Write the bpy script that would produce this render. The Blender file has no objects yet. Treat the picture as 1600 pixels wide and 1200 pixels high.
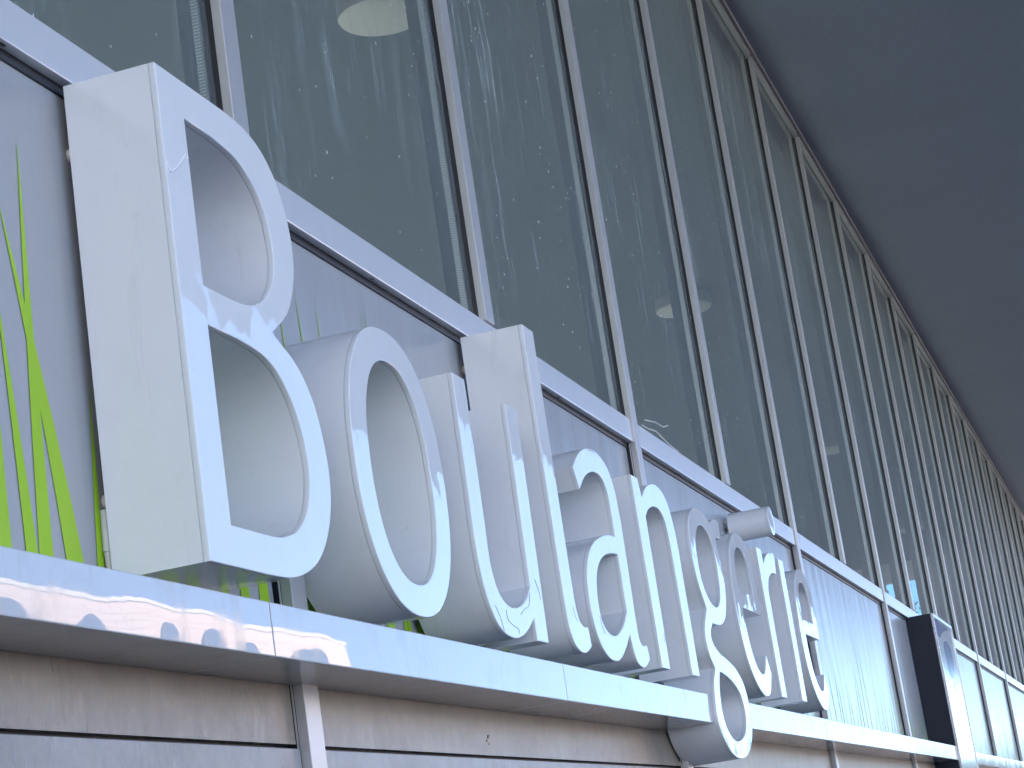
import bpy, bmesh, math, random
from mathutils import Vector, Matrix
random.seed(7)
sc = bpy.context.scene
C = sc.collection

# ------------------------------------------------------------------ camera, sky, sun, exposure
S = 1.25                       # metres per layout unit; the camera's eye is the layout origin
EYE = 1.60                     # eye height in metres
YAW, PITCH, ROLL, FPX = 0.27234149, 0.23569287, -0.14891711, 3287.85

def W(x, y, z):                # layout units -> metres
    return Vector((x * S, y * S, z * S + EYE))

def cam_axes():
    cy, sy, cp, sp, cr, sr = (math.cos(YAW), math.sin(YAW), math.cos(PITCH), math.sin(PITCH),
                              math.cos(ROLL), math.sin(ROLL))
    def rot(v):
        x, y, z = v
        y, z = cp * y + sp * z, -sp * y + cp * z
        return (cr * x - sr * y, sr * x + cr * y, z)
    X, Y, Z = rot((sy, 0, cy)), rot((-cy, 0, sy)), rot((0, -1, 0))
    return [Vector((X[i], Y[i], Z[i])) for i in range(3)]
right, down, fwd = cam_axes()
cam = bpy.data.objects.new('camera', bpy.data.cameras.new('camera'))
C.objects.link(cam)
cam.matrix_world = Matrix(((right.x, -down.x, -fwd.x, 0), (right.y, -down.y, -fwd.y, 0),
                           (right.z, -down.z, -fwd.z, EYE), (0, 0, 0, 1)))
cam.data.sensor_width = 36.0
cam.data.lens = FPX / 1600 * 36.0
cam.data.clip_start = 0.05
cam.data.clip_end = 5000
sc.camera = cam

SUN_EL, SUN_AZ = math.radians(24), math.radians(36)      # azimuth from +Y (behind the building) towards +X
sun_dir = Vector((math.sin(SUN_AZ) * math.cos(SUN_EL), math.cos(SUN_AZ) * math.cos(SUN_EL), math.sin(SUN_EL)))
world = bpy.data.worlds.new('World'); sc.world = world; world.use_nodes = True
wn = world.node_tree
sky = wn.nodes.new('ShaderNodeTexSky'); sky.sky_type = 'NISHITA'; sky.sun_disc = False
sky.sun_elevation = SUN_EL; sky.sun_rotation = SUN_AZ
sky.air_density = 0.55; sky.dust_density = 0.0; sky.ozone_density = 2.8; sky.altitude = 300
wn.nodes['Background'].inputs['Strength'].default_value = 0.10
wn.links.new(sky.outputs[0], wn.nodes['Background'].inputs['Color'])
sun = bpy.data.objects.new('sun', bpy.data.lights.new('sun', 'SUN')); C.objects.link(sun)
sun.data.energy = 5.0; sun.data.angle = math.radians(0.5); sun.data.color = (1.0, 0.89, 0.78)
sun.rotation_euler = (-sun_dir).to_track_quat('-Z', 'Y').to_euler()
sc.view_settings.view_transform = 'Standard'; sc.view_settings.look = 'None'
sc.view_settings.gamma = 1.0; sc.view_settings.use_curve_mapping = False
sc.view_settings.exposure = 2.82
sc.cycles.max_bounces = 6; sc.cycles.transparent_max_bounces = 10
sc.cycles.diffuse_bounces = 3; sc.cycles.glossy_bounces = 4
sc.cycles.caustics_reflective = False; sc.cycles.caustics_refractive = False
sc.cycles.sample_clamp_indirect = 6.0
sc.cycles.use_denoising = True

# ------------------------------------------------------------------ node helpers and materials
class Mat:
    def __init__(s, name):
        s.m = bpy.data.materials.new(name); s.m.use_nodes = True
        s.t = s.m.node_tree; s.n = s.t.nodes; s.n.clear()
        s.out = s.n.new('ShaderNodeOutputMaterial'); s._co = None
    def new(s, typ, **kw):
        n = s.n.new(typ)
        for k, v in kw.items():
            if k.startswith('i_'):
                key = k[2:].replace('_', ' ')
                inp = n.inputs[int(key)] if key.isdigit() else n.inputs[key]
                if hasattr(v, 'is_output'): s.t.links.new(v, inp)
                else: inp.default_value = v
            else: setattr(n, k, v)
        return n
    def link(s, a, b): s.t.links.new(a, b)
    @property
    def co(s):
        if s._co is None: s._co = s.new('ShaderNodeNewGeometry').outputs['Position']
        return s._co
    def mapped(s, scale=(1, 1, 1), offset=None, vec=None):
        m = s.new('ShaderNodeMapping', i_Vector=vec or s.co, i_Scale=scale)
        if offset is not None:
            if hasattr(offset, 'is_output'): s.link(offset, m.inputs['Location'])
            else: m.inputs['Location'].default_value = offset
        return m.outputs[0]
    def noise(s, scale=5, detail=3, rough=.5, vec=None, dist=0):
        n = s.new('ShaderNodeTexNoise', i_Vector=vec or s.co, i_Scale=scale, i_Detail=detail, i_Roughness=rough, i_Distortion=dist)
        return n.outputs['Fac']
    def ramp(s, fac, stops):
        r = s.new('ShaderNodeValToRGB', i_Fac=fac); e = r.color_ramp.elements
        while len(e) < len(stops): e.new(.5)
        for el, (p, c) in zip(e, stops):
            el.position = p; el.color = (c, c, c, 1) if isinstance(c, (int, float)) else (*c, 1)
        return r.outputs['Color']
    def math(s, op, a, b=0., clamp=False):
        n = s.new('ShaderNodeMath', operation=op, use_clamp=clamp)
        for i, v in enumerate((a, b)):
            if hasattr(v, 'is_output'): s.link(v, n.inputs[i])
            else: n.inputs[i].default_value = v
        return n.outputs[0]
    def mix(s, fac, a, b, blend='MIX'):
        n = s.new('ShaderNodeMix', data_type='RGBA', blend_type=blend)
        for i, v in ((0, fac), (6, a), (7, b)):
            if hasattr(v, 'is_output'): s.link(v, n.inputs[i])
            elif i == 0: n.inputs[i].default_value = v
            else: n.inputs[i].default_value = (*v, 1) if len(v) == 3 else v
        return n.outputs[2]
    def bump(s, h, strength=1., dist=.01, normal=None):
        n = s.new('ShaderNodeBump', i_Height=h, i_Strength=strength, i_Distance=dist)
        if normal: s.link(normal, n.inputs['Normal'])
        return n.outputs[0]
    def pbsdf(s, color=(.5, .5, .5), rough=.5, metal=0., ior=1.45, normal=None, **kw):
        n = s.new('ShaderNodeBsdfPrincipled')
        for k, v in (('Base Color', color), ('Roughness', rough), ('Metallic', metal), ('IOR', ior)):
            if hasattr(v, 'is_output'): s.link(v, n.inputs[k])
            else: n.inputs[k].default_value = (*v, 1) if isinstance(v, tuple) else v
        if normal: s.link(normal, n.inputs['Normal'])
        for k, v in kw.items():
            k = k.replace('_', ' ')
            if hasattr(v, 'is_output'): s.link(v, n.inputs[k])
            else: n.inputs[k].default_value = v
        return n.outputs[0]
    def done(s, shader): s.link(shader, s.out.inputs[0]); return s.m

def m_letter_face():
    a = Mat('letter_face_acrylic')
    rnd = a.new('ShaderNodeAttribute', attribute_type='OBJECT', attribute_name='wave').outputs['Vector']
    v = a.new('ShaderNodeVectorMath', operation='ADD', i_0=a.co, i_1=rnd).outputs[0]
    big = a.noise(3.4, 0, .5, v)
    mid = a.noise(13, 1, .6, v)
    tl = a.new('ShaderNodeAttribute', attribute_type='OBJECT', attribute_name='lean').outputs['Vector']
    lean = a.new('ShaderNodeVectorMath', operation='NORMALIZE', i_0=a.new('ShaderNodeVectorMath', operation='ADD', i_0=a.new('ShaderNodeNewGeometry').outputs['Normal'], i_1=tl).outputs[0]).outputs[0]
    n1 = a.bump(big, 1.0, .0042, lean)
    n2 = a.bump(mid, 1.0, .0009, n1)
    dirt = a.noise(60, 4, .6)
    rough = a.ramp(dirt, [(.5, .002), (.8, .015)])
    col = a.mix(a.ramp(a.noise(30, 5, .65), [(.55, 0.), (.8, .12)]), (.74, .76, .78), (.58, .57, .56))
    return a.done(a.pbsdf(col, rough, 0, 1.39, n2))

def m_letter_side():
    a = Mat('letter_side_lacquer')
    big = a.noise(6, 1, .5)
    n1 = a.bump(big, 1.0, .003)
    n2 = a.bump(a.noise(900, 1, .5), .12, .0005, n1)
    col = a.mix(a.ramp(a.noise(16, 5, .6), [(.5, 0.), (.85, .2)]), (.77, .78, .80), (.62, .61, .59))
    col = a.mix(a.ramp(a.noise(24, 6, .75, a.mapped((1, 1, .16)), .6), [(.58, 0.), (.74, .30)]), col, (.50, .50, .49))
    col = a.mix(a.ramp(a.noise(120, 4, .8), [(.70, 0.), (.76, .5)]), col, (.30, .29, .28))
    return a.done(a.pbsdf(col, .13, 0, 1.5, n2))

def m_panel():
    a = Mat('spandrel_panel_gloss_grey')
    st = a.noise(9, 2, .5, a.mapped((1, 1, .08)))
    n1 = a.bump(a.noise(1.6, 1, .5), 1.0, .006)
    n2 = a.bump(st, 1.0, .0035, n1)
    col = a.mix(a.ramp(a.noise(40, 5, .7, a.mapped((1, 1, .3))), [(.5, 0.), (.8, .25)]), (.37, .375, .385), (.43, .43, .43))
    return a.done(a.pbsdf(col, .24, 0, 1.36, n2))

def m_decal():
    a = Mat('lime_green_vinyl')
    st = a.noise(9, 2, .5, a.mapped((1, 1, .08)))
    n1 = a.bump(a.noise(1.6, 1, .5), 1.0, .006)
    n2 = a.bump(st, 1.0, .0035, n1)
    col = a.mix(a.noise(3, 2, .5), (.30, .52, .018), (.36, .58, .03))
    return a.done(a.pbsdf(col, .22, 0, 1.3, n2))

def m_alu(name, base=(.56, .57, .60), rough=.32, metal=.75):
    a = Mat(name)
    sm = a.noise(11, 6, .7)
    fine = a.noise(160, 3, .6)
    col = a.mix(a.ramp(sm, [(.45, 0.), (.8, .3)]), base, tuple(c * .8 for c in base))
    col = a.mix(a.ramp(a.noise(90, 5, .8), [(.64, 0.), (.72, .3)]), col, tuple(c * .55 for c in base))
    r = a.ramp(sm, [(.3, rough), (.7, rough + .03)])
    return a.done(a.pbsdf(col, r, metal, 1.5, a.bump(fine, .08, .0003)))

def m_ledge():
    a = Mat('ledge_polished_cover')
    n1 = a.bump(a.noise(3.4, 1, .5), 1.0, .0012)
    n2 = a.bump(a.noise(26, 1, .5), 1.0, .000022, n1)
    sep = a.new('ShaderNodeSeparateXYZ', i_Vector=a.co)
    far = a.new('ShaderNodeMapRange', i_Value=sep.outputs[0], i_1=2.6, i_2=9.0).outputs[0]       # stains grow along the run; gloss is cut there to dim the sky reflection
    speck = a.ramp(a.noise(70, 5, .75), [(.62, 0.), (.70, .35)])
    smear = a.ramp(a.noise(9, 6, .7, a.mapped((1, 1, .5)), .8), [(.52, 0.), (.72, .35)])
    runs = a.ramp(a.noise(13, 4, .72, a.mapped((1.5, 1, .42)), 2.2), [(.575, 0.), (.61, .9)])
    runs = a.math('MULTIPLY', runs, a.ramp(a.noise(1.1, 2, .5), [(.46, 0.), (.56, 1.)]))
    dm = a.math('ADD', a.math('ADD', speck, smear), a.math('MULTIPLY', a.math('ADD', runs, .22), far), True)
    col = a.mix(dm, (.56, .565, .575), (.34, .29, .23))
    rough = a.math('ADD', a.math('MULTIPLY', dm, .25), .008)
    spec = a.math('SUBTRACT', .5, a.math('MULTIPLY', far, .44))
    return a.done(a.pbsdf(col, rough, .03, 1.36, n2, Specular_IOR_Level=spec))

def m_lower_panel(name, tint):
    a = Mat(name)
    scr = a.noise(55, 6, .78, a.mapped((1.8, 1, .45)), .8)
    cl = a.noise(6, 6, .7)
    col = a.mix(a.ramp(cl, [(.35, 0.), (.68, 1.)]), tint, tuple(c * .70 for c in tint))
    col = a.mix(a.ramp(scr, [(.54, 0.), (.70, .6)]), col, tuple(min(1, c * 1.5) for c in tint))
    mark = a.math('MULTIPLY', a.ramp(a.noise(17, 7, .82, a.mapped((1, 1, .35)), 1.8), [(.60, 0.), (.66, .85)]), a.ramp(a.noise(2.2, 2, .5), [(.45, 0.), (.6, 1.)]))
    col = a.mix(mark, col, (.07, .065, .06))
    r = a.ramp(scr, [(.3, .26), (.7, .5)])
    return a.done(a.pbsdf(col, r, .0, 1.5, a.bump(scr, .4, .001)))

def m_plain(name, col, rough=.6, metal=0., ns=20, var=.15, bump=.15):
    a = Mat(name)
    nz = a.noise(ns, 5, .6)
    c = a.mix(a.ramp(nz, [(.35, 0.), (.7, 1.)]), col, tuple(x * (1 - var) for x in col))
    return a.done(a.pbsdf(c, rough, metal, 1.5, a.bump(nz, bump, .002)))

def m_spacer():
    a = Mat('perforated_spacer')
    sep = a.new('ShaderNodeSeparateXYZ', i_Vector=a.co)
    d = a.math('SINE', a.math('MULTIPLY', sep.outputs[2], 2 * math.pi / .0065))
    e = a.math('SINE', a.math('MULTIPLY', sep.outputs[0], 2 * math.pi / .009))
    f = a.ramp(a.math('MULTIPLY', d, e), [(.1, 0.), (.5, 1.)])
    col = a.mix(f, (.22, .24, .24), (.55, .58, .56))
    return a.done(a.pbsdf(col, .45, .3))

def m_glass():
    a = Mat('dusty_window_glass')
    back = a.new('ShaderNodeNewGeometry').outputs['Backfacing']
    frontf = a.math('SUBTRACT', 1., back)
    nrm = a.bump(a.noise(2.0, 1, .5), 1.0, .0018)
    fres = a.math('MULTIPLY', a.new('ShaderNodeFresnel', i_IOR=1.62, i_Normal=nrm).outputs[0], frontf)
    tr = a.new('ShaderNodeBsdfTransparent', i_Color=(.68, .79, .80, 1)).outputs[0]
    gl = a.new('ShaderNodeBsdfGlossy', i_Color=(.92, .97, .96, 1), i_Roughness=.03, i_Normal=nrm).outputs[0]
    base = a.new('ShaderNodeMixShader', i_0=fres, i_1=tr, i_2=gl).outputs[0]
    film = a.ramp(a.noise(330, 3, .75), [(.36, .06), (.72, .24)])
    wav = a.new('ShaderNodeVectorMath', operation='ADD', i_0=a.co, i_1=a.new('ShaderNodeVectorMath', operation='SCALE', i_0=a.new('ShaderNodeTexNoise', i_Vector=a.co, i_Scale=3.).outputs['Color'], i_3=.08).outputs[0]).outputs[0]
    streak = a.ramp(a.noise(20, 6, .7, a.mapped((1, 1, .07), vec=wav)), [(.50, 0.), (.78, .38)])
    cloud = a.ramp(a.noise(1.7, 4, .6), [(.42, .05), (.66, 1.)])
    vor = a.new('ShaderNodeTexVoronoi', i_Vector=a.mapped((1, 1, .62)), i_Scale=70)
    sep = a.new('ShaderNodeSeparateColor', i_Color=vor.outputs['Color'])
    rad = a.math('MULTIPLY', a.math('POWER', sep.outputs[0], 7), .20)
    speck = a.math('LESS_THAN', vor.outputs['Distance'], rad)
    speck = a.math('MULTIPLY', speck, a.ramp(a.noise(4, 4, .65), [(.43, 0.), (.54, .95)]))
    dust = a.math('ADD', film, a.math('MULTIPLY', streak, cloud))
    dust = a.math('MULTIPLY', a.math('MAXIMUM', dust, speck), frontf)
    df = a.new('ShaderNodeBsdfDiffuse', i_Color=(.58, .64, .66, 1)).outputs[0]
    return a.done(a.new('ShaderNodeMixShader', i_0=dust, i_1=base, i_2=df).outputs[0])

def m_clear_glass():
    a = Mat('clear_window_glass')
    fres = a.math('MULTIPLY', a.new('ShaderNodeFresnel', i_IOR=1.5).outputs[0], a.math('SUBTRACT', 1., a.new('ShaderNodeNewGeometry').outputs['Backfacing']))
    tr = a.new('ShaderNodeBsdfTransparent', i_Color=(.85, .93, .95, 1)).outputs[0]
    gl = a.new('ShaderNodeBsdfGlossy', i_Roughness=.02).outputs[0]
    return a.done(a.new('ShaderNodeMixShader', i_0=fres, i_1=tr, i_2=gl).outputs[0])

def m_soffit():
    a = Mat('soffit_dark_render')
    nz = a.noise(260, 4, .7); cl = a.noise(1.2, 4, .5)
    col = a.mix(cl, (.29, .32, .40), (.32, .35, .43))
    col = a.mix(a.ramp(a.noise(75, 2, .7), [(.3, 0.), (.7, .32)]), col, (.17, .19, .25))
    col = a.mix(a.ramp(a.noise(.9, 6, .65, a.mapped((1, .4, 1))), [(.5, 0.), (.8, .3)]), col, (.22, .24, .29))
    return a.done(a.pbsdf(col, .8, 0, 1.4, a.bump(nz, .3, .002)))

def m_stone():
    a = Mat('coursed_pink_stone')
    n = a.noise(3, 5, .6); fine = a.noise(30, 4, .6)
    col = a.mix(n, (.70, .545, .45), (.62, .485, .41))
    return a.done(a.pbsdf(col, .85, 0, 1.4, a.bump(fine, .4, .01)))

def m_leaf(name, c1, c2):
    a = Mat(name)
    col = a.mix(a.noise(1.5, 3, .6), c1, c2)
    return a.done(a.pbsdf(col, .5, 0, 1.4, None, Transmission_Weight=0.0))

M = dict(
    face=m_letter_face(), side=m_letter_side(), panel=m_panel(), decal=m_decal(),
    alu=m_alu('mullion_anodised', (.47, .465, .47), .32, .3), transom=m_alu('transom_anodised', (.70, .71, .74), .24, .3),
    ledge=m_ledge(), low1=m_lower_panel('lower_strip_metal', (.29, .245, .205)), low2=m_lower_panel('lower_panel_film', (.30, .295, .295)),
    gasket=m_plain('black_gasket', (.012, .012, .016), .45), edge=m_plain('panel_edge_trim', (.62, .60, .58), .35),
    spacer=m_spacer(), glass=m_glass(), clear=m_clear_glass(), soffit=m_soffit(),
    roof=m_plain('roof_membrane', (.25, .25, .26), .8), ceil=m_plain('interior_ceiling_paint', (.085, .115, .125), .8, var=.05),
    wall=m_plain('interior_wall_paint', (.62, .62, .61), .8, var=.06), floor=m_plain('interior_floor', (.5, .48, .45), .5),
    lamp=m_plain('lamp_opal_diffuser', (.72, .66, .60), .5, var=.03), rim=m_plain('lamp_rim_metal', (.35, .33, .31), .4, .5),
    white=m_plain('white_painted_metal', (.75, .74, .72), .4, var=.06), nylon=m_plain('white_nylon', (.72, .68, .64), .5, var=.05),
    navy=m_plain('box_housing_navy', (.006, .011, .024), .6, ns=6), boxframe=m_alu('box_frame_metal', (.45, .46, .5), .25, .6),
    boxface=m_plain('box_face_pale', (.62, .70, .72), .08, var=.05, ns=8), boxblue=m_plain('box_face_blue', (.10, .19, .40), .08, var=.1, ns=6),
    boxline=m_plain('box_face_line', (.55, .75, .72), .1), stone=m_stone(), stonetrim=m_plain('stone_trim', (.72, .66, .60), .8),
    pave=m_plain('paving', (.085, .085, .09), .8, ns=3, var=.25), road=m_plain('asphalt', (.055, .055, .058), .85, ns=8, var=.25),
    kerb=m_plain('kerb_stone', (.4, .39, .37), .8), bark=m_plain('bark', (.09, .065, .045), .9, ns=12, var=.4, bump=.6),
    leaf=m_leaf('leaf_green', (.05, .10, .02), (.11, .15, .035)), wire=m_plain('cable_sheath', (.62, .62, .62), .5),
    winglass=m_plain('street_window_glass', (.03, .05, .09), .05, ns=4), hill=m_plain('wooded_hill', (.10, .10, .045), .9, ns=.15, var=.5),
    render=m_plain('pale_render', (.66, .70, .74), .85, ns=2, var=.1),
    crease=m_plain('film_crease', (.42, .45, .5), .3), smear=m_plain('sealant_smear', (.55, .57, .55), .6),
    inner=m_plain('inner_frame_grey', (.13, .145, .15), .5),
    screw=m_plain('screw_head', (.03, .03, .035), .4), sealant=m_plain('clear_sealant', (.30, .34, .37), .2),
)

# ------------------------------------------------------------------ mesh helpers
class MB:
    """collects faces in layout units; build() links them as one mesh object"""
    def __init__(s): s.v = []; s.f = []
    def box(s, x0, x1, y0, y1, z0, z1):
        b = len(s.v)
        s.v += [(x, y, z) for z in (z0, z1) for y in (y0, y1) for x in (x0, x1)]
        s.f += [tuple(b + i for i in q) for q in ((0, 2, 3, 1), (4, 5, 7, 6), (0, 1, 5, 4), (2, 6, 7, 3), (0, 4, 6, 2), (1, 3, 7, 5))]
        return s
    def prism(s, pts, y0, y1):                # outline in X,Z (counter-clockwise seen from -Y), from y0 (front) to y1
        b = len(s.v); n = len(pts)
        s.v += [(x, y0, z) for x, z in pts] + [(x, y1, z) for x, z in pts]
        s.f.append(tuple(range(b, b + n))); s.f.append(tuple(range(b + 2 * n - 1, b + n - 1, -1)))
        s.f += [(b + i, b + n + i, b + n + (i + 1) % n, b + (i + 1) % n) for i in range(n)]
        return s
    def tube(s, p0, p1, r0, r1=None, n=12, cap=True):
        r1 = r0 if r1 is None else r1
        p0, p1 = Vector(p0), Vector(p1); d = (p1 - p0).normalized()
        u = d.orthogonal().normalized(); w = d.cross(u); b = len(s.v)
        for p, r in ((p0, r0), (p1, r1)):
            s.v += [tuple(p + (u * math.cos(t) + w * math.sin(t)) * r) for t in (2 * math.pi * i / n for i in range(n))]
        s.f += [(b + i, b + (i + 1) % n, b + n + (i + 1) % n, b + n + i) for i in range(n)]
        if cap: s.f.append(tuple(b + i for i in reversed(range(n)))); s.f.append(tuple(b + n + i for i in range(n)))
        return s
    def lathe(s, c, prof, n=40):              # profile of (radius, z) round a vertical axis
        b = len(s.v); m = len(prof)
        for i in range(n):
            t = 2 * math.pi * i / n
            s.v += [(c[0] + r * math.cos(t), c[1] + r * math.sin(t), c[2] + z) for r, z in prof]
        s.f += [(b + i * m + j, b + ((i + 1) % n) * m + j, b + ((i + 1) % n) * m + j + 1, b + i * m + j + 1)
                for i in range(n) for j in range(m - 1)]
        return s
    def build(s, name, mat, parent=None, smooth=False, bevel=0, anchor=None):
        o = parent
        org = Vector((0, 0, 0))
        while o is not None: org += o.location; o = o.parent
        loc = Vector((0, 0, 0))
        if parent is None and anchor is not None: loc = W(*anchor); org = loc
        me = bpy.data.meshes.new(name)
        me.from_pydata([tuple(W(*v) - org) for v in s.v], [], s.f); me.update()
        if bevel:
            bm = bmesh.new(); bm.from_mesh(me); bmesh.ops.recalc_face_normals(bm, faces=bm.faces)
            bmesh.ops.bevel(bm, geom=bm.edges[:], offset=bevel * S, segments=2, profile=.6, affect='EDGES')
            bm.to_mesh(me); bm.free()
        if smooth:
            me.polygons.foreach_set('use_smooth', [True] * len(me.polygons)); me.set_sharp_from_angle(angle=math.radians(32))
        me.materials.append(mat)
        ob = bpy.data.objects.new(name, me); C.objects.link(ob); ob.parent = parent; ob.location = loc
        return ob

def thing(name, label, cat, at, group=None):
    o = bpy.data.objects.new(name, None); C.objects.link(o); o.location = W(*at); o.empty_display_size = .05
    tag(o, label, cat, group); return o
def node(name, parent):                       # an Empty part that carries sub-parts
    o = bpy.data.objects.new(name, None); C.objects.link(o); o.parent = parent; o.empty_display_size = .05; return o
def tag(o, label=None, cat=None, group=None, kind=None):
    for k, v in (('label', label), ('category', cat), ('group', group), ('kind', kind)):
        if v: o[k] = v
    return o

# ------------------------------------------------------------------ setting: ground
GZ = -EYE / S
def sheet(name, x0, x1, y0, y1, z, mat):
    mb = MB(); mb.v = [(x0, y0, z), (x1, y0, z), (x1, y1, z), (x0, y1, z)]; mb.f = [(0, 1, 2, 3)]
    return tag(mb.build(name, mat), kind='structure')
sheet('ground', -900, 900, -900, 900, GZ - .115, M['pave'])
tag(MB().box(-60, 90, -9.0, 14, GZ - .3, GZ).build('pavement', M['pave']), kind='structure')
sheet('road', -200, 200, -16.5, -9.3, GZ - .111, M['road'])
tag(MB().box(-60, 90, -9.3, -9.003, GZ - .3, GZ + .003).build('kerb', M['kerb'], bevel=.01), kind='structure')

# ------------------------------------------------------------------ the building with the sign
YM, YT, YP, YG, YL, YW = 1.112, 1.118, 1.1385, 1.1365, 1.0095, 1.130
PITCHX = 1.0525 * YM
XR0 = 2.4739 * YM; MW = .054
ZT0, ZT1 = 1.0445, 1.1035          # transom
ZL0, ZL1 = .3205, .3885            # ledge
ZS = 3.385                         # soffit
XA, XB = -1.99, 26.6                # ends of the building
bld = thing('shop_building', 'glass fronted shop building with silver mullions, grey panels and dark overhanging soffit', 'building', (XR0, YP, GZ))

K = range(-3, 20)
def xr(k): return XR0 + k * PITCHX
full = [k for k in K if k % 2 == 0]
for k in K:
    z0 = GZ if k % 2 == 0 else ZT1 + .0005
    m = MB().box(xr(k) - MW, xr(k), YM, YM + .0155, z0, ZS - .06).build('mullion', M['alu'], bld, bevel=.0012)
    MB().box(xr(k) - MW + .0015, xr(k) - .0015, YM + .0155, YG + .012, z0, ZS - .06).build('gasket', M['gasket'], m)
    if k % 2 == 0:
        MB().box(xr(k) - MW - .0012, xr(k) - MW + .0012, YM + .0165, YM + .0185, GZ, ZT0 - .002).build('edge_trim', M['edge'], m)
    # pane to the left of this mullion
    x0, x1 = xr(k - 1) - .006, xr(k) - MW + .006
    p = MB().box(x0, x1, YG, YG + .006, ZT1 - .004, ZS - .05).build('glass_pane', M['glass'], bld)
    MB().box(x1 - .012, x1 + .026, YG + .011, YG + .021, ZT1 - .004, ZS - .055).build('spacer_bar', M['spacer'], p)
    MB().box(x0 - .006, x0 + .010, YG + .011, YG + .021, ZT1 - .004, ZS - .055).build('spacer_bar', M['spacer'], p)
    MB().box(x1 + .0262, x0 + PITCHX - .0062, YG + .0065, YG + .06, ZT1, ZS).build('inner_frame', M['inner'], p)

# head frame under the soffit: two stepped rails per bay
for k in K:
    h = MB().box(xr(k - 1) + .001, xr(k) - MW - .001, YM + .003, YM + .02, ZS - .060, ZS - .034).build('head_rail', M['alu'], bld, bevel=.001)
    MB().box(xr(k - 1) + .012, xr(k) - MW - .012, YM + .010, YM + .022, ZS - .0345, ZS - .022).build('gasket', M['gasket'], h)
MB().box(XA, XB, YM - .006, YM + .02, ZS - .0215, ZS - .0005).build('head_trim', M['alu'], bld)

# transom, spandrel panels, lower wall between the full-height mullions
def blades(px0, px1, mb, rnd, given=()):
    def blade(xr_, wid, tipx, tipz):
        n = 7; L, R = [], []
        for i in range(n):
            t = i / (n - 1); xx = xr_ + (tipx - xr_) * (t ** 1.35); zz = .335 + (tipz - .335) * t
            w = wid * (1 - t ** 1.2) / 2 + .0004
            L.append((xx - w, zz)); R.append((xx + w, zz))
        b = len(mb.v)
        yy = YP - .0009 - rnd.random() * .0004
        mb.v += [(x, yy, z) for x, z in L] + [(x, yy, z) for x, z in R]
        mb.f += [(b + i, b + n + i, b + n + i + 1, b + i + 1) for i in range(n - 1)]
    for g in given: blade(*g)
    return blade
GIVEN = {0: [(2.066, .034, 2.090, .933), (2.146, .046, 2.034, .845), (2.042, .030, 2.008, .75), (1.978, .036, 1.993, .60), (1.90, .03, 1.96, .78),
             (1.86, .026, 1.83, .88), (2.19, .022, 2.21, .66), (2.245, .028, 2.222, .83), (2.30, .024, 2.33, .62), (2.372, .058, 2.36, .80),
             (2.437, .038, 2.46, .8), (2.534, .028, 2.52, .76), (2.594, .034, 2.61, .75), (2.662, .038, 2.655, .78)],
         2: [(2.762, .016, 2.765, .70), (2.83, .03, 2.81, .70), (2.86, .022, 2.845, .915), (2.945, .024, 2.918, .943), (3.02, .02, 2.998, .945),
             (3.155, .042, 3.15, .7), (3.225, .018, 3.205, .975), (3.242, .016, 3.225, .985), (3.29, .05, 3.31, .66), (3.42, .024, 3.40, .7), (3.53, .03, 3.56, .62),
             (3.66, .03, 3.64, .72), (3.764, .055, 3.78, .7), (3.92, .02, 3.905, .985), (4.02, .028, 4.05, .63), (4.15, .03, 4.12, .7), (4.24, .024, 4.27, .6),
             (4.36, .03, 4.33, .72), (4.47, .03, 4.5, .6), (4.60, .026, 4.58, .66), (4.72, .03, 4.75, .58), (4.84, .03, 4.8, .7), (4.96, .028, 4.98, .6)]}
rndb = random.Random(3)
for k in full:
    xl_, xr_ = xr(k - 2), xr(k) - MW
    t = MB().box(xl_ + .0005, xr_ - .0005, YT, YT + .016, ZT0, ZT1).build('transom', M['transom'], bld, bevel=.0014)
    MB().box(xl_ + .001, xr_ - .001, YT + .0165, YP + .02, ZT0 - .012, ZT0 + .012).build('gasket', M['gasket'], t)
    p = MB().box(xl_ + .012, xr_ - .0025, YP, YP + .012, .30, ZT0 - .0065).build('spandrel_panel', M['panel'], bld, bevel=.001)
    MB().box(xl_, xr_, YP + .0125, YP + .02, .25, ZT0).build('panel_backing', M['gasket'], p)
    mb = MB(); bl = blades(xl_, xr_, mb, rndb, GIVEN.get(k, ()))
    if k not in GIVEN:
        x = xl_ + .05
        while x < xr_ - .05:
            tall = rndb.random() < .25
            bl(x, rndb.uniform(.016, .034), min(xr_ - .02, max(xl_ + .03, x + rndb.uniform(-.07, .07))), rndb.uniform(.8, .98) if tall else rndb.uniform(.5, .75))
            x += rndb.uniform(.05, .14)
    mb.build('grass_graphic', M['decal'], p)
    # lower wall
    MB().box(xl_ + .001, xr_ - .006, YW, YW + .015, .240, ZL0 + .03).build('lower_strip', M['low1'], bld)
    l2 = MB().box(xl_ + .013, xr_ - .004, YW - .0045, YW + .012, -.34, .2335).build('lower_panel', M['low2'], bld, bevel=.001)
    MB().box(xl_ + .013, xr_ - .004, YW - .0045, YW + .012, GZ, -.345).build('lower_panel', M['low2'], bld, bevel=.001)
    MB().box(xl_, xr_, YW + .0155, YW + .022, GZ, ZL0).build('panel_backing', M['gasket'], l2)

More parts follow.
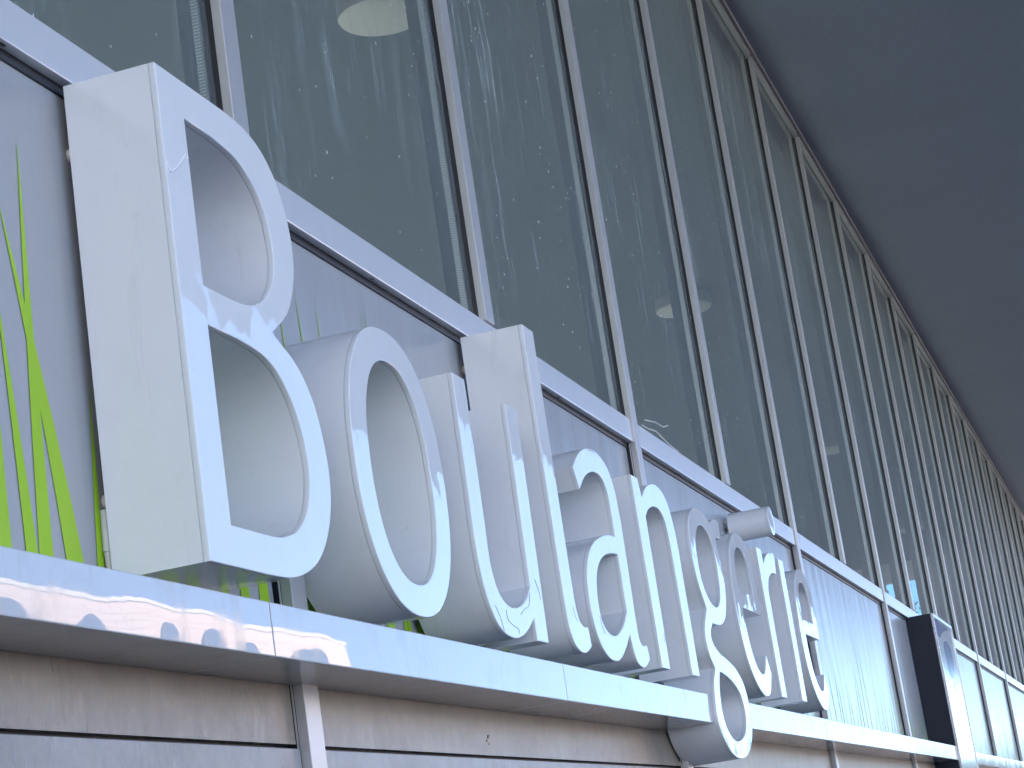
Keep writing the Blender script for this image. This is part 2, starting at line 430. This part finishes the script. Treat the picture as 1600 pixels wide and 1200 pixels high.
# the ledge: box-section covers butted end to end, interrupted for the tail of the g and by the box sign
def ledge_run(xs, y0, z0, z1, y1=None):
    led = node('ledge', bld)
    for a, b in zip(xs[:-1], xs[1:]):
        MB().box(a + .0012, b - .0012, y0, y1 or YW - .0005, z0, z1).build('cover_panel', M['ledge'], led, bevel=.0016)
    return led
ledge_run([XA, -.4, .95, 2.374, 3.672, 4.926], YL, ZL0, ZL1)
ledge_run([5.358, 6.62, 8.05, 9.44, 10.655], YL, ZL0, ZL1)
ledge_run([11.60, 13.6, 15.9, 18.2, 20.5, 22.9, XB], 1.035, .3205, .388)
for a, b in ((4.9265, 5.3575),): MB().box(a, b, YW - .004, YW - .0006, ZL0, ZL1).build('ledge_backplate', M['low1'], bld)

for L in ([(5.2484, 1.128), (5.3179, 1.1296), (5.4132, 1.1381), (5.4825, 1.1318), (5.5444, 1.1261), (5.6665, 1.1205)], [(5.2955, 1.1489), (5.432, 1.1658), (5.5167, 1.1676), (5.5842, 1.1827)]):
    mb = MB()                                         # smeared sealant on the pane right of the mullion over the n
    for a_, b_ in zip(L[:-1], L[1:]): mb.tube((a_[0], YG - .0002, a_[1]), (b_[0], YG - .0002, b_[1]), .0022, n=6)
    mb.build('sealant_smear', M['smear'], bld, smooth=True)
rm = random.Random(5); mb = MB()                      # dark scuff left on the strip under the ledge
for q in range(5):
    cx_, cz_ = 3.547 + rm.uniform(-.008, .008), .268 + rm.uniform(-.008, .008); r_ = rm.uniform(.0015, .004)
    mb.prism([(cx_ + r_ * rm.uniform(.6, 1.3) * math.cos(t_), cz_ + r_ * rm.uniform(.6, 1.3) * math.sin(t_)) for t_ in (i_ * math.pi / 3 for i_ in range(6))], YW - .0008, YW - .0001)
mb.build('paint_mark', M['screw'], bld)
for k in full:                                        # drain holes in the transom's underside
    for fx in (.22, .72):
        hx = xr(k - 2) + fx * (2 * PITCHX - MW)
        MB().box(hx - .006, hx + .006, YT + .006, YT + .011, ZT0 - .0008, ZT0 + .0005).build('drain_slot', M['screw'], bld)

# canopy slab whose underside is the soffit; roof edge fascia
MB().box(XA - .3, XB + 2.4, -2.55, 9.2, ZS, ZS + .45).build('soffit', M['soffit'], bld)
MB().box(XA - .35, XB + 2.45, -2.60, -2.551, ZS - .02, ZS + .50).build('roof_fascia', M['soffit'], bld)
MB().box(XA - .3, XB + 2.4, -2.5, 9.2, ZS + .4505, ZS + .50).build('roof_deck', M['roof'], bld)
MB().box(XB + 2.401, 75, -2.55, YM, ZS, ZS + .45).build('soffit', M['soffit'], bld)  # canopy carried on past the building, unseen, to keep sky out of the glass
MB().box(XB + 2.451, 75, -2.60, -2.551, ZS - .02, ZS + .50).build('roof_fascia', M['soffit'], bld)  # edge of the added canopy length
# room behind the glass
YI = YG + .075
MB().box(XA, XB, YI, 9.0, 3.30, 3.34).build('ceiling', M['ceil'], bld)
MB().box(XA, XB, YP + .03, 9.0, -.40, -.34).build('interior_floor', M['floor'], bld)
MB().box(XA, XA + .15, YP + .03, 9.0, -.34, 3.30).build('side_wall', M['wall'], bld)
rw = MB()                                             # rear wall, out of view; its tall openings are added to light the room
x = XA
while x < XB:
    x2 = min(x + 2.4, XB); rw.box(x, x + .35, 9.0, 9.2, -.34, 3.30)
    if x + .35 < x2: rw.box(x + .35, x2, 9.0, 9.2, -.34, -.1).box(x + .35, x2, 9.0, 9.2, 3.0, 3.30)
    x = x2
rw.build('rear_wall', M['wall'], bld)
XE = 26.45                                            # end wall with two windows
ew = MB()
def endpiece(y0, y1, z0, z1): ew.box(XE, XE + .15, y0, y1, z0, z1)
endpiece(YP + .03, 1.38, -.34, 3.30); endpiece(1.38, 1.86, 2.80, 3.30); endpiece(1.38, 1.86, -.34, .2)
endpiece(1.86, 2.53, -.34, 3.30); endpiece(2.53, 3.02, 3.085, 3.30); endpiece(2.53, 3.02, -.34, .2); endpiece(3.02, 9.0, -.34, 3.30)
ewo = ew.build('end_wall', M['wall'], bld)
for y0, y1, zt in ((1.38, 1.86, 2.80), (2.53, 3.02, 3.085)):
    w = node('window', bld)
    MB().box(XE + .06, XE + .066, y0, y1, .2, zt).build('pane', M['clear'], w)
    MB().box(XE + .04, XE + .09, y0, y0 + .03, .2, zt).box(XE + .04, XE + .09, y1 - .03, y1, .2, zt).box(XE + .04, XE + .09, y0 + .03, y1 - .03, zt - .03, zt).box(XE + .04, XE + .09, y0 + .03, y1 - .03, 2.25, 2.28).build('window_frame', M['white'], w)
for y in (1.345, 1.875, 1.99, 2.31):
    MB().box(XE - .06, XE - .001, y - .018, y + .018, -.34, 3.06).build('lit_edge_strip', M['white'], bld)  # white strips standing in for sunlit window edges on the end wall

# ------------------------------------------------------------------ ceiling lamps behind the glass
ORD = ['nearest round white ceiling lamp behind the glass, at the top left', 'second round ceiling lamp behind the glass, above the letter n',
       'third round ceiling lamp behind the glass, right of the sign', 'fourth and farthest round ceiling lamp behind the glass, above the dark box sign']
for i, lx in enumerate((6.973, 12.037, 17.583, 23.233)):
    t = thing('ceiling_lamp', ORD[i], 'lamp', (lx, 2.234, 3.30), 'round lamps on the ceiling behind the glass')
    MB().lathe((lx, 2.234, 3.30), [(.0001, -.085), (.14, -.085), (.158, -.080), (.166, -.070)]).build('diffuser', M['lamp'], t, smooth=True)
    MB().lathe((lx, 2.234, 3.30), [(.166, -.070), (.168, -.066), (.168, -.0005)]).build('rim', M['rim'], t, smooth=True)

# ------------------------------------------------------------------ the sign: eleven channel letters
B_, T_ = .420, .848
def c(x, z): return (x, z, 1)          # corner
def super_(cx, cz, rx, rz, e=2.25, n=40):
    out = []
    for i in range(n):
        t = 2 * math.pi * i / n; a, b = math.cos(t), math.sin(t)
        out.append((cx + rx * math.copysign(abs(a) ** (2 / e), a), cz + rz * math.copysign(abs(b) ** (2 / e), b), 0))
    return out
def E_(x0):
    o = [c(.350, .642), (.353, .70), (.344, .762), (.318, .810), (.275, .842), (.225, .854), (.16, .853), (.10, .833), (.05, .797), (.018, .745),
         (.003, .68), (.000, .62), (.012, .555), (.045, .495), (.10, .449), (.165, .421), (.225, .413), (.29, .425), c(.352, .480), c(.316, .530),
         (.276, .490), (.233, .473), (.171, .482), (.122, .522), (.094, .585), c(.086, .642)]
    i = [c(.079, .688), (.078, .72), (.088, .765), (.113, .793), (.155, .811), (.205, .811), (.250, .794), (.276, .757), c(.284, .688)]
    return [[(p[0] + x0,) + tuple(p[1:]) for p in L] for L in (o, i)]
LET = [
 ('B', [[c(2.196, .419), c(2.196, 1.038), c(2.39, 1.038), (2.43, 1.036), (2.473, 1.029), (2.51, 1.014), (2.538, .992), (2.557, .967), (2.570, .938), (2.576, .902), (2.574, .868),
         (2.562, .836), (2.538, .80), (2.51, .777), c(2.468, .752), (2.494, .741), (2.525, .729), (2.556, .709), (2.58, .682), (2.592, .660), (2.603, .626), (2.608, .587),
         (2.603, .548), (2.588, .513), (2.564, .481), (2.535, .457), (2.503, .440), (2.462, .427), (2.42, .421), c(2.36, .419)],
        [c(2.266, .986), c(2.345, .986), (2.404, .980), (2.441, .968), (2.471, .949), (2.490, .926), (2.501, .898), (2.504, .868), (2.499, .845), (2.487, .823), (2.465, .801),
         (2.435, .784), (2.402, .774), (2.367, .770), c(2.324, .769), c(2.266, .769)],
        [c(2.266, .718), c(2.348, .718), (2.406, .715), (2.443, .708), (2.472, .695), (2.498, .674), (2.518, .648), (2.532, .613), (2.536, .574), (2.524, .537), (2.503, .509),
         (2.470, .487), (2.430, .475), (2.400, .471), c(2.36, .470), c(2.266, .470)]]),
 ('o', [super_(2.9095, .6305, .194, .2195), super_(2.9095, .629, .131, .170)]),
 ('u', [[c(3.227, .846), c(3.290, .846), c(3.289, .60), (3.287, .54), (3.297, .505), (3.314, .483), (3.342, .469), (3.378, .464), (3.423, .470), (3.468, .487), c(3.504, .512),
         c(3.516, .845), c(3.584, .845), c(3.568, .416), c(3.500, .416), c(3.500, .457), (3.449, .430), (3.405, .416), (3.362, .411), (3.315, .416), (3.278, .432), (3.247, .464),
         (3.228, .510), (3.221, .575), c(3.223, .66)]]),
 ('l', [[c(3.713, 1.036), c(3.783, 1.036), c(3.786, .56), (3.789, .505), (3.801, .477), (3.826, .466), c(3.857, .467), c(3.863, .430), (3.834, .419), (3.804, .414), (3.766, .418),
         (3.735, .436), (3.719, .470), c(3.715, .54)]]),
 ('a', [[c(3.958, .749), (4.004, .778), (4.051, .796), (4.101, .805), (4.150, .801), (4.180, .780), (4.190, .74), c(4.190, .680), (4.144, .679), (4.089, .671), (4.016, .652),
         (3.956, .623), (3.916, .582), (3.902, .540), (3.905, .487), (3.930, .445), (3.974, .420), (4.024, .412), (4.073, .418), (4.125, .440), c(4.187, .478), (4.195, .446), (4.214, .422),
         (4.253, .412), (4.289, .417), c(4.328, .433), c(4.320, .463), (4.279, .460), (4.259, .476), c(4.256, .51), c(4.262, .66), (4.261, .73), (4.250, .789), (4.222, .826),
         (4.180, .846), (4.121, .854), (4.056, .848), (3.993, .828), c(3.930, .791)],
        [c(4.190, .643), (4.133, .639), (4.076, .629), (4.028, .611), (3.990, .583), (3.967, .54), (3.969, .496), (3.998, .472), (4.047, .464), (4.094, .472), (4.146, .494), c(4.190, .525)]]),
 ('n', [[c(4.427, .848), c(4.484, .848), c(4.500, .806), (4.558, .838), (4.619, .853), (4.675, .857), (4.737, .842), (4.778, .803), (4.797, .742), c(4.800, .66), c(4.804, .422), c(4.730, .422),
         c(4.724, .66), (4.719, .72), (4.704, .773), (4.665, .797), (4.605, .799), (4.545, .784), c(4.508, .763), c(4.506, .422), c(4.434, .422)]]),
 ('g', [[(5.100, .860), (5.060, .855), (5.010, .837), (4.968, .803), (4.950, .755), (4.952, .70), (4.975, .648), c(5.019, .600), (4.984, .575), (4.957, .549), (4.947, .522), (4.957, .485),
         c(5.000, .453), (4.96, .42), (4.934, .370), (4.929, .328), (4.956, .289), (5.007, .260), (5.068, .243), (5.144, .239), (5.235, .252), (5.309, .287), (5.347, .332), (5.352, .381),
         (5.326, .430), (5.259, .465), (5.176, .482), (5.079, .496), (5.021, .517), (5.018, .542), c(5.060, .567), (5.124, .567), (5.175, .573), (5.232, .594), (5.277, .639), (5.297, .68),
         (5.297, .727), c(5.281, .782), c(5.284, .808), c(5.348, .809), c(5.356, .854), (5.325, .859), (5.269, .850), c(5.232, .838), (5.19, .853), (5.14, .860)],
        [(5.096, .816), (5.053, .799), (5.015, .760), (5.004, .709), (5.020, .660), (5.065, .626), (5.125, .613), (5.18, .622), (5.22, .655), (5.238, .72), (5.232, .77), (5.195, .803), (5.145, .818)],
        [c(5.045, .447), (5.014, .41), (4.996, .360), (5.012, .318), (5.061, .290), (5.124, .281), (5.206, .292), (5.262, .318), (5.285, .359), (5.266, .398), (5.208, .424), (5.14, .438), (5.08, .445)]]),
 ('e', E_(5.405)),
 ('r', [[c(5.864, .848), c(5.930, .848), c(5.943, .805), (6.000, .836), (6.070, .853), c(6.149, .859), c(6.127, .795), (6.053, .790), (5.985, .768), c(5.944, .730), c(5.943, .421), c(5.869, .421)]]),
 ('i', [[c(6.208, .850), c(6.283, .850), c(6.284, .424), c(6.208, .424)]]),
 ('e', E_(6.394)),
]
def spline(pts, sub=6):
    n = len(pts); out = []
    P = [Vector((p[0], p[1], 0)) for p in pts]; K_ = [len(p) > 2 and p[2] == 1 for p in pts]
    for i in range(n):
        j = (i + 1) % n
        p1, p2 = P[i], P[j]
        out.append(p1)
        if K_[i] and K_[j]: continue
        p0 = P[i - 1] if not K_[i] else p1 * 2 - p2 if False else p1 - (p2 - p1) * .6
        p3 = P[(j + 1) % n] if not K_[j] else p2 + (p2 - p1) * .6
        if K_[i] and not K_[j]: p0 = p1 - (p2 - p1)
        if K_[j] and not K_[i]: p3 = p2 + (p2 - p1)
        for q in range(1, sub):
            t = q / sub
            out.append(.5 * ((2 * p1) + (-p0 + p2) * t + (2 * p0 - 5 * p1 + 4 * p2 - p3) * t * t + (-p0 + 3 * p1 - 3 * p2 + p3) * t ** 3))
    return [(v.x, v.y) for v in out]
def curve_mesh(contours, y0, y1, bevel, org, grow=0., name='m'):
    cu = bpy.data.curves.new(name, 'CURVE'); cu.dimensions = '2D'; cu.fill_mode = 'BOTH'
    cu.extrude = ((y1 - y0) / 2 - bevel) * S; cu.bevel_depth = bevel * S; cu.bevel_resolution = 2; cu.offset = (grow - bevel) * S
    for L in contours:
        sp = cu.splines.new('POLY'); sp.points.add(len(L) - 1); sp.use_cyclic_u = True
        for pt, (x, z) in zip(sp.points, L): pt.co = (x * S, z * S, 0, 1)
    ob = bpy.data.objects.new(name, cu); C.objects.link(ob)
    bpy.context.view_layer.update()
    me = bpy.data.meshes.new_from_object(ob.evaluated_get(bpy.context.evaluated_depsgraph_get()))
    bpy.data.objects.remove(ob); bpy.data.curves.remove(cu)
    yc = (y0 + y1) / 2 * S
    for v in me.vertices: v.co = Vector((v.co.x, yc - v.co.z, v.co.y + EYE)) - org
    bm = bmesh.new(); bm.from_mesh(me); bmesh.ops.remove_doubles(bm, verts=bm.verts, dist=1e-5)
    bmesh.ops.recalc_face_normals(bm, faces=bm.faces); bm.to_mesh(me); bm.free()
    me.update()
    me.polygons.foreach_set('use_smooth', [True] * len(me.polygons)); me.set_sharp_from_angle(angle=math.radians(20))
    cap = [abs(p.normal.y) > .5 for p in me.polygons]
    em = {}
    for p in me.polygons:
        for e in p.edge_keys: em.setdefault(e, []).append(cap[p.index])
    for e in me.edges:
        if any(em.get(e.key, (0,))): e.use_edge_sharp = True
    me.update()
    return me
LL = {'B': 'big glossy white capital letter B, first and largest of the sign',
      'o': 'glossy white letter o right after the capital B', 'u': 'glossy white letter u between the o and the tall l',
      'l': 'tall glossy white letter l with hooked foot after the u', 'a': 'glossy white letter a between the l and the n',
      'n': 'glossy white letter n between the a and the g', 'g': 'glossy white letter g whose tail hangs below the silver ledge',
      'e0': 'glossy white letter e right after the g', 'r': 'glossy white letter r between the first e and the i',
      'i': 'glossy white letter i with round dot, second last letter', 'e1': 'glossy white letter e at the end of the sign'}
WAVE = {'B': (.3, 0, 1.1), 'o': (2.1, 0, .4), 'u': (4.0, 0, .2), 'l': (5.2, 0, 1.6), 'a': (6.6, 0, .9), 'n': (1.7, 0, 2.2), 'g': (8.3, 0, .7), 'e0': (3.3, 0, 3.1), 'r': (9.7, 0, 1.2), 'i': (7.7, 0, 2.6), 'e1': (2.9, 0, 4.0)}
LEAN = {'o': .022, 'u': -.004, 'l': -.012, 'a': -.035, 'n': -.030, 'g': -.004, 'e0': .012, 'r': -.030, 'i': -.028, 'e1': .004}      # how far each face sheet leans out of plane
YF, YB, FT = 1.0, 1.125, .009
SO = {'B': [(2.222, .957), (2.222, .518), (2.55, .90), (2.57, .55)], 'o': [(2.73, .72), (3.05, .72), (2.90, .44)], 'u': [(3.258, .78), (3.55, .80), (3.40, .435)],
      'l': [(3.748, .98), (3.748, .56)], 'a': [(4.226, .74), (3.935, .53), (4.226, .55)], 'n': [(4.46, .80), (4.46, .50), (4.765, .50)], 'g': [(4.975, .74), (5.26, .70), (5.15, .26)],
      'e0': [(5.43, .70), (5.60, .44)], 'r': [(5.90, .80), (5.90, .50)], 'i': [(6.245, .78), (6.245, .50)], 'e1': [(6.42, .70), (6.60, .44)]}
CREASE = {'u': [[(3.2798, .4589), (3.295, .4456), (3.3051, .4304), (3.3101, .4188)], [(3.3378, .4571), (3.3408, .4412), (3.3678, .4325), (3.3931, .429), (3.3937, .4209)],
                [(3.4931, .4996), (3.4764, .4757), (3.4434, .4659), (3.4199, .4557)], [(3.5362, .5278), (3.5511, .5092), (3.5573, .4926)]],
          'B': [[(2.1993, .9112), (2.207, .8987), (2.2348, .9156), (2.2576, .9372), (2.2595, .9304)]], 'l': [[(3.767, .4974), (3.7745, .4814), (3.7850, .4721)]],
          'a': [[(3.9579, .4962), (3.9640, .478), (3.9765, .463)]], 'n': [[(4.4967, .5005), (4.4914, .4843), (4.5020, .482)]]}
ne = 0
for ch, cons in LET:
    key = ch
    if ch == 'e': key = 'e%d' % ne; ne += 1
    cons = [spline(L) for L in cons]
    xs = [p[0] for p in cons[0]]; zs = [p[1] for p in cons[0]]
    t = thing('channel_letter', LL[key], 'letter', ((min(xs) + max(xs)) / 2, YB, min(zs)), 'white channel letters of the shop sign')
    def part(name, contours, y0, y1, bev, mat, grow=0., parent=None):
        me = curve_mesh(contours, y0, y1, bev, t.location, grow, name); me.materials.append(mat)
        o = bpy.data.objects.new(name, me); C.objects.link(o); o.parent = parent or t; return o
    def front(contours):
        f = part('face', contours, YF, YF + FT, .0014, M['face'], .0); f['wave'] = WAVE[key]; f['lean'] = (LEAN.get(key, 0.), 0., 0.); return f
    front(cons); part('side_return', cons, YF + FT + .0001, YB, .0, M['side'])
    if key == 'i':
        dot = [super_(6.212, .966, .047, .044, 2.0, 48)]; dot = [[(p[0], p[1]) for p in dot[0]]]
        d = part('dot', dot, YF + FT + .0001, YB, .0, M['side'])
        f = part('dot_face', dot, YF, YF + FT, .0014, M['face'], .0, d); f['wave'] = (1.3, 0, .3); f['lean'] = (-.04, 0., 0.)
        for dx, dz in ((-.02, .018), (.015, 0.), (-.015, -.022)):
            MB().tube((6.212 + dx, YB, .966 + dz), (6.212 + dx, YP, .966 + dz), .006).build('standoff', M['nylon'], d, smooth=True)
    for x, z in SO[key]:
        if key == 'g' and z < .3:
            MB().tube((x, YB, z), (x, YW, z), .011).build('standoff', M['nylon'], t, smooth=True)
        else:
            MB().tube((x, YB, z), (x, YB + .006, z), .015, n=18).tube((x, YB + .006, z), (x, YP, z), .009, n=14).build('standoff', M['nylon'], t, smooth=True)
    for L in CREASE.get(key, ()):
        mb = MB()
        P3 = [(x, z) for x, z in spline([(L[0][0], L[0][1], 1)] + [(x, z, 0) for x, z in L[1:-1]] + [(L[-1][0], L[-1][1], 1)], 5)]
        nn = (len(L) - 1) * 5 + 1
        for a_, b_ in zip(P3[:nn - 1], P3[1:nn]): mb.tube((a_[0], YF - .0001, a_[1]), (b_[0], YF - .0001, b_[1]), .0008 if key != 'B' else .0018, n=6)
        mb.build('film_crease', M['crease'] if key != 'B' else M['face'], t, smooth=True)  # the one on the B is a raised thread imitating a bright sky reflection
    if key == 'B':           # bundled lead behind the stem
        MB().tube((2.206, 1.132, .505), (2.204, 1.132, .455), .006).tube((2.204, 1.132, .455), (2.208, 1.132, .40), .005).build('cable', M['wire'], t, smooth=True)
    if key in 'Bou':         # small fixing screws on the lower return
        x0, z0 = {'B': (2.70, 0), 'o': (2.7455, .487), 'u': (3.2405, .474)}[key]
        if z0: MB().tube((x0 - .0012, YB - .012, z0 - .0006), (x0 + .004, YB - .012, z0 + .002), .0028, n=10).build('screw', M['screw'], t)

# ------------------------------------------------------------------ dark box sign at the end of the ledge
bx = thing('box_sign', 'tall dark navy projecting box sign with pale blue front at end of ledge', 'sign', (11.1, YP, -.1))
BX0, BX1, BZ0, BZ1 = 10.66, 11.56, -.10, 1.05
MB().box(BX0, BX1, 1.012, YP - .0005, BZ0, BZ1).build('housing', M['navy'], bx, bevel=.003)
fr = MB().box(BX0, BX0 + .02, YF, 1.0118, BZ0, BZ1).box(BX1 - .02, BX1, YF, 1.0118, BZ0, BZ1).box(BX0 + .02, BX1 - .02, YF, 1.0118, BZ1 - .018, BZ1).box(BX0 + .02, BX1 - .02, YF, 1.0118, BZ0, BZ0 + .02)
fr.build('front_frame', M['boxframe'], bx)
ff = MB().box(BX0 + .02, BX1 - .02, 1.004, 1.0117, BZ0 + .02, BZ1 - .0195).build('front_panel', M['boxface'], bx)
def emblem(pts, mat, y=1.0028):
    pts = [(p[0], p[1]) for p in spline([(x, z, 0) for x, z in pts], 5)]
    a = sum(p[0] * q[1] - q[0] * p[1] for p, q in zip(pts, pts[1:] + pts[:1]))
    if a < 0: pts.reverse()
    MB().prism(pts, y, 1.0039).build('emblem', M[mat], ff)
emblem([(10.69, 1.022), (10.95, 1.024), (11.25, 1.022), (11.27, 1.007), (11.09, .988), (10.92, .96), (10.83, .938), (10.70, .95)], 'boxblue')
emblem([(11.078, .936), (11.20, .935), (11.302, .893), (11.30, .831), (11.21, .766), (11.111, .748), (11.018, .766), (10.976, .82), (10.941, .877), (10.960, .915)], 'boxblue')
emblem([(11.14, .722), (11.37, .728), (11.42, .64), (11.41, .53), (11.34, .465), (11.22, .515), (11.13, .572), (11.11, .66)], 'boxblue')

# ------------------------------------------------------------------ across the street: the stone building and trees the polished surfaces mirror, plus unseen bounce buildings
def stone_building(label, x0, x1, y, zt, courses, wins, mat='stone'):
    t = thing('stone_building', label, 'building', ((x0 + x1) / 2, y, GZ))
    MB().box(x0, x1, y - 8, y, GZ, zt).build('wall', M[mat], t)
    rf = MB().box(x0 - .2, x1 + .05, y - 8.2, y + .03, zt + .001, zt + .10).build('cornice', M['stonetrim'], t)
    for zz in courses:                                             # projecting courses
        MB().box(x0, x1, y + .001, y + .011, zz, zz + .135).build('stone_course', M[mat], t)
    for xc, w_, zb, h in wins:
        n = 10
        pts = [(xc - w_, zb), (xc + w_, zb)] + [(xc + w_ * math.cos(math.pi * q / n), zb + h + .45 * math.sin(math.pi * q / n)) for q in range(n + 1)]
        f = MB().prism(pts, y + .07, y + .032).build('window', M['winglass'], t)
        MB().box(xc - .04, xc + .04, y + .071, y + .1, zb, zb + h).build('glazing_bar', M['stonetrim'], f)
stone_building('sunlit pink stone building with arched windows across the street, mirrored in the ledge', 33.0, 57.5, -20.0, 7.75,
               [3.0 + .16 * j for j in range(29)], [(x_, w_, zb, h) for x_, w_ in ((35.2, .8), (38.2, .9), (42.0, 1.0), (45.4, .6), (47.6, .9), (50.2, .75), (54.0, 1.1)) for zb, h in ((5.2, 1.75), (1.4, 2.2))])
stone_building('long pale building added out of view across the street to bounce warm light at the sign', -14.0, 30.0, -36.0, 6.2,
               [2.0 + 1.3 * j for j in range(3)], [(-11.5 + 3.4 * q, .7, zb, 1.4) for q in range(12) for zb in (.2, 3.4)], 'render')  # added unseen block; its sunlit front warms the faces turned to the street
lb = thing('bounce_building', 'pale rendered building added out of view behind the camera to bounce sunlight onto the letter sides', 'building', (-15, -8, GZ))  # unseen block added as a reflector for the letters' left sides
MB().box(-24, -15, -19, 6, GZ, 8.2).build('wall', M['render'], lb)
MB().box(-24.2, -14.8, -19.2, 6.2, 8.201, 8.45).build('parapet', M['stonetrim'], lb)
for q in range(8):
    for zb in (-.2, 2.6, 5.4):
        w_ = MB().box(-14.999, -14.94, -17.6 + 3 * q, -16.4 + 3 * q, zb, zb + 1.5).build('window', M['winglass'], lb)
        MB().box(-14.9395, -14.90, -17.7 + 3 * q, -16.3 + 3 * q, zb - .12, zb - .001).build('sill', M['stonetrim'], w_)
hl = MB(); rh = random.Random(9); n = 90                            # wooded rise at the end of the street
for q in range(n):
    y_ = -330 + q * 6.5; h_ = 10.5 + 2.2 * math.sin(q * .21) + 1.2 * math.sin(q * .57 + 1) + rh.uniform(-.7, .7)
    hl.v += [(300 + 14 * math.sin(q * .3), y_, GZ - 1), (306 + 14 * math.sin(q * .3), y_, GZ + h_ * .8), (318, y_, GZ + h_), (420, y_, GZ - 1)]
for q in range(n - 1):
    for r_ in range(3): a_ = q * 4 + r_; hl.f.append((a_, a_ + 4, a_ + 5, a_ + 1))
tag(hl.build('hills', M['hill'], smooth=True), kind='structure')
def tree(at, h, r, label, seed):
    rnd = random.Random(seed); t = thing('street_tree', label, 'tree', at)
    mb = MB(); base = Vector(at); top = base + Vector((0, 0, h * .55))
    mb.tube(base, top, .11, .06, 10)
    tips = []
    for i in range(9):
        a = i * 2.4; p = base + Vector((0, 0, h * rnd.uniform(.28, .55)))
        q = p + Vector((math.cos(a) * r * rnd.uniform(.4, .75), math.sin(a) * r * rnd.uniform(.4, .75), h * rnd.uniform(.15, .4)))
        mb.tube(p, q, .05, .015, 7, False); tips.append(q)
    mb.build('trunk', M['bark'], t, smooth=True)
    lf = MB()
    for i in range(5200):
        cpt = rnd.choice(tips); p = cpt + Vector([rnd.gauss(0, .32) * r for _ in range(3)])
        u = Vector([rnd.uniform(-1, 1) for _ in range(3)]).normalized(); w = u.orthogonal().normalized(); s = rnd.uniform(.05, .11)
        b = len(lf.v); lf.v += [tuple(p - u * s), tuple(p + w * s * .5), tuple(p + u * s), tuple(p - w * s * .5)]; lf.f.append((b, b + 1, b + 2, b + 3))
    lf.build('crown', M['leaf'], t)
tree((88, -17.5, GZ), 7.0, 2.0, 'slender green tree across the street, mirrored in the ledge below the letter n', 1)
tree((176, -17.5, GZ), 9.5, 3.4, 'broad green tree far down the street, mirrored near the box sign', 2)
tree((52, 5.6, GZ), 7.6, 1.6, 'green tree seen through the end window of the room behind the glass', 4)
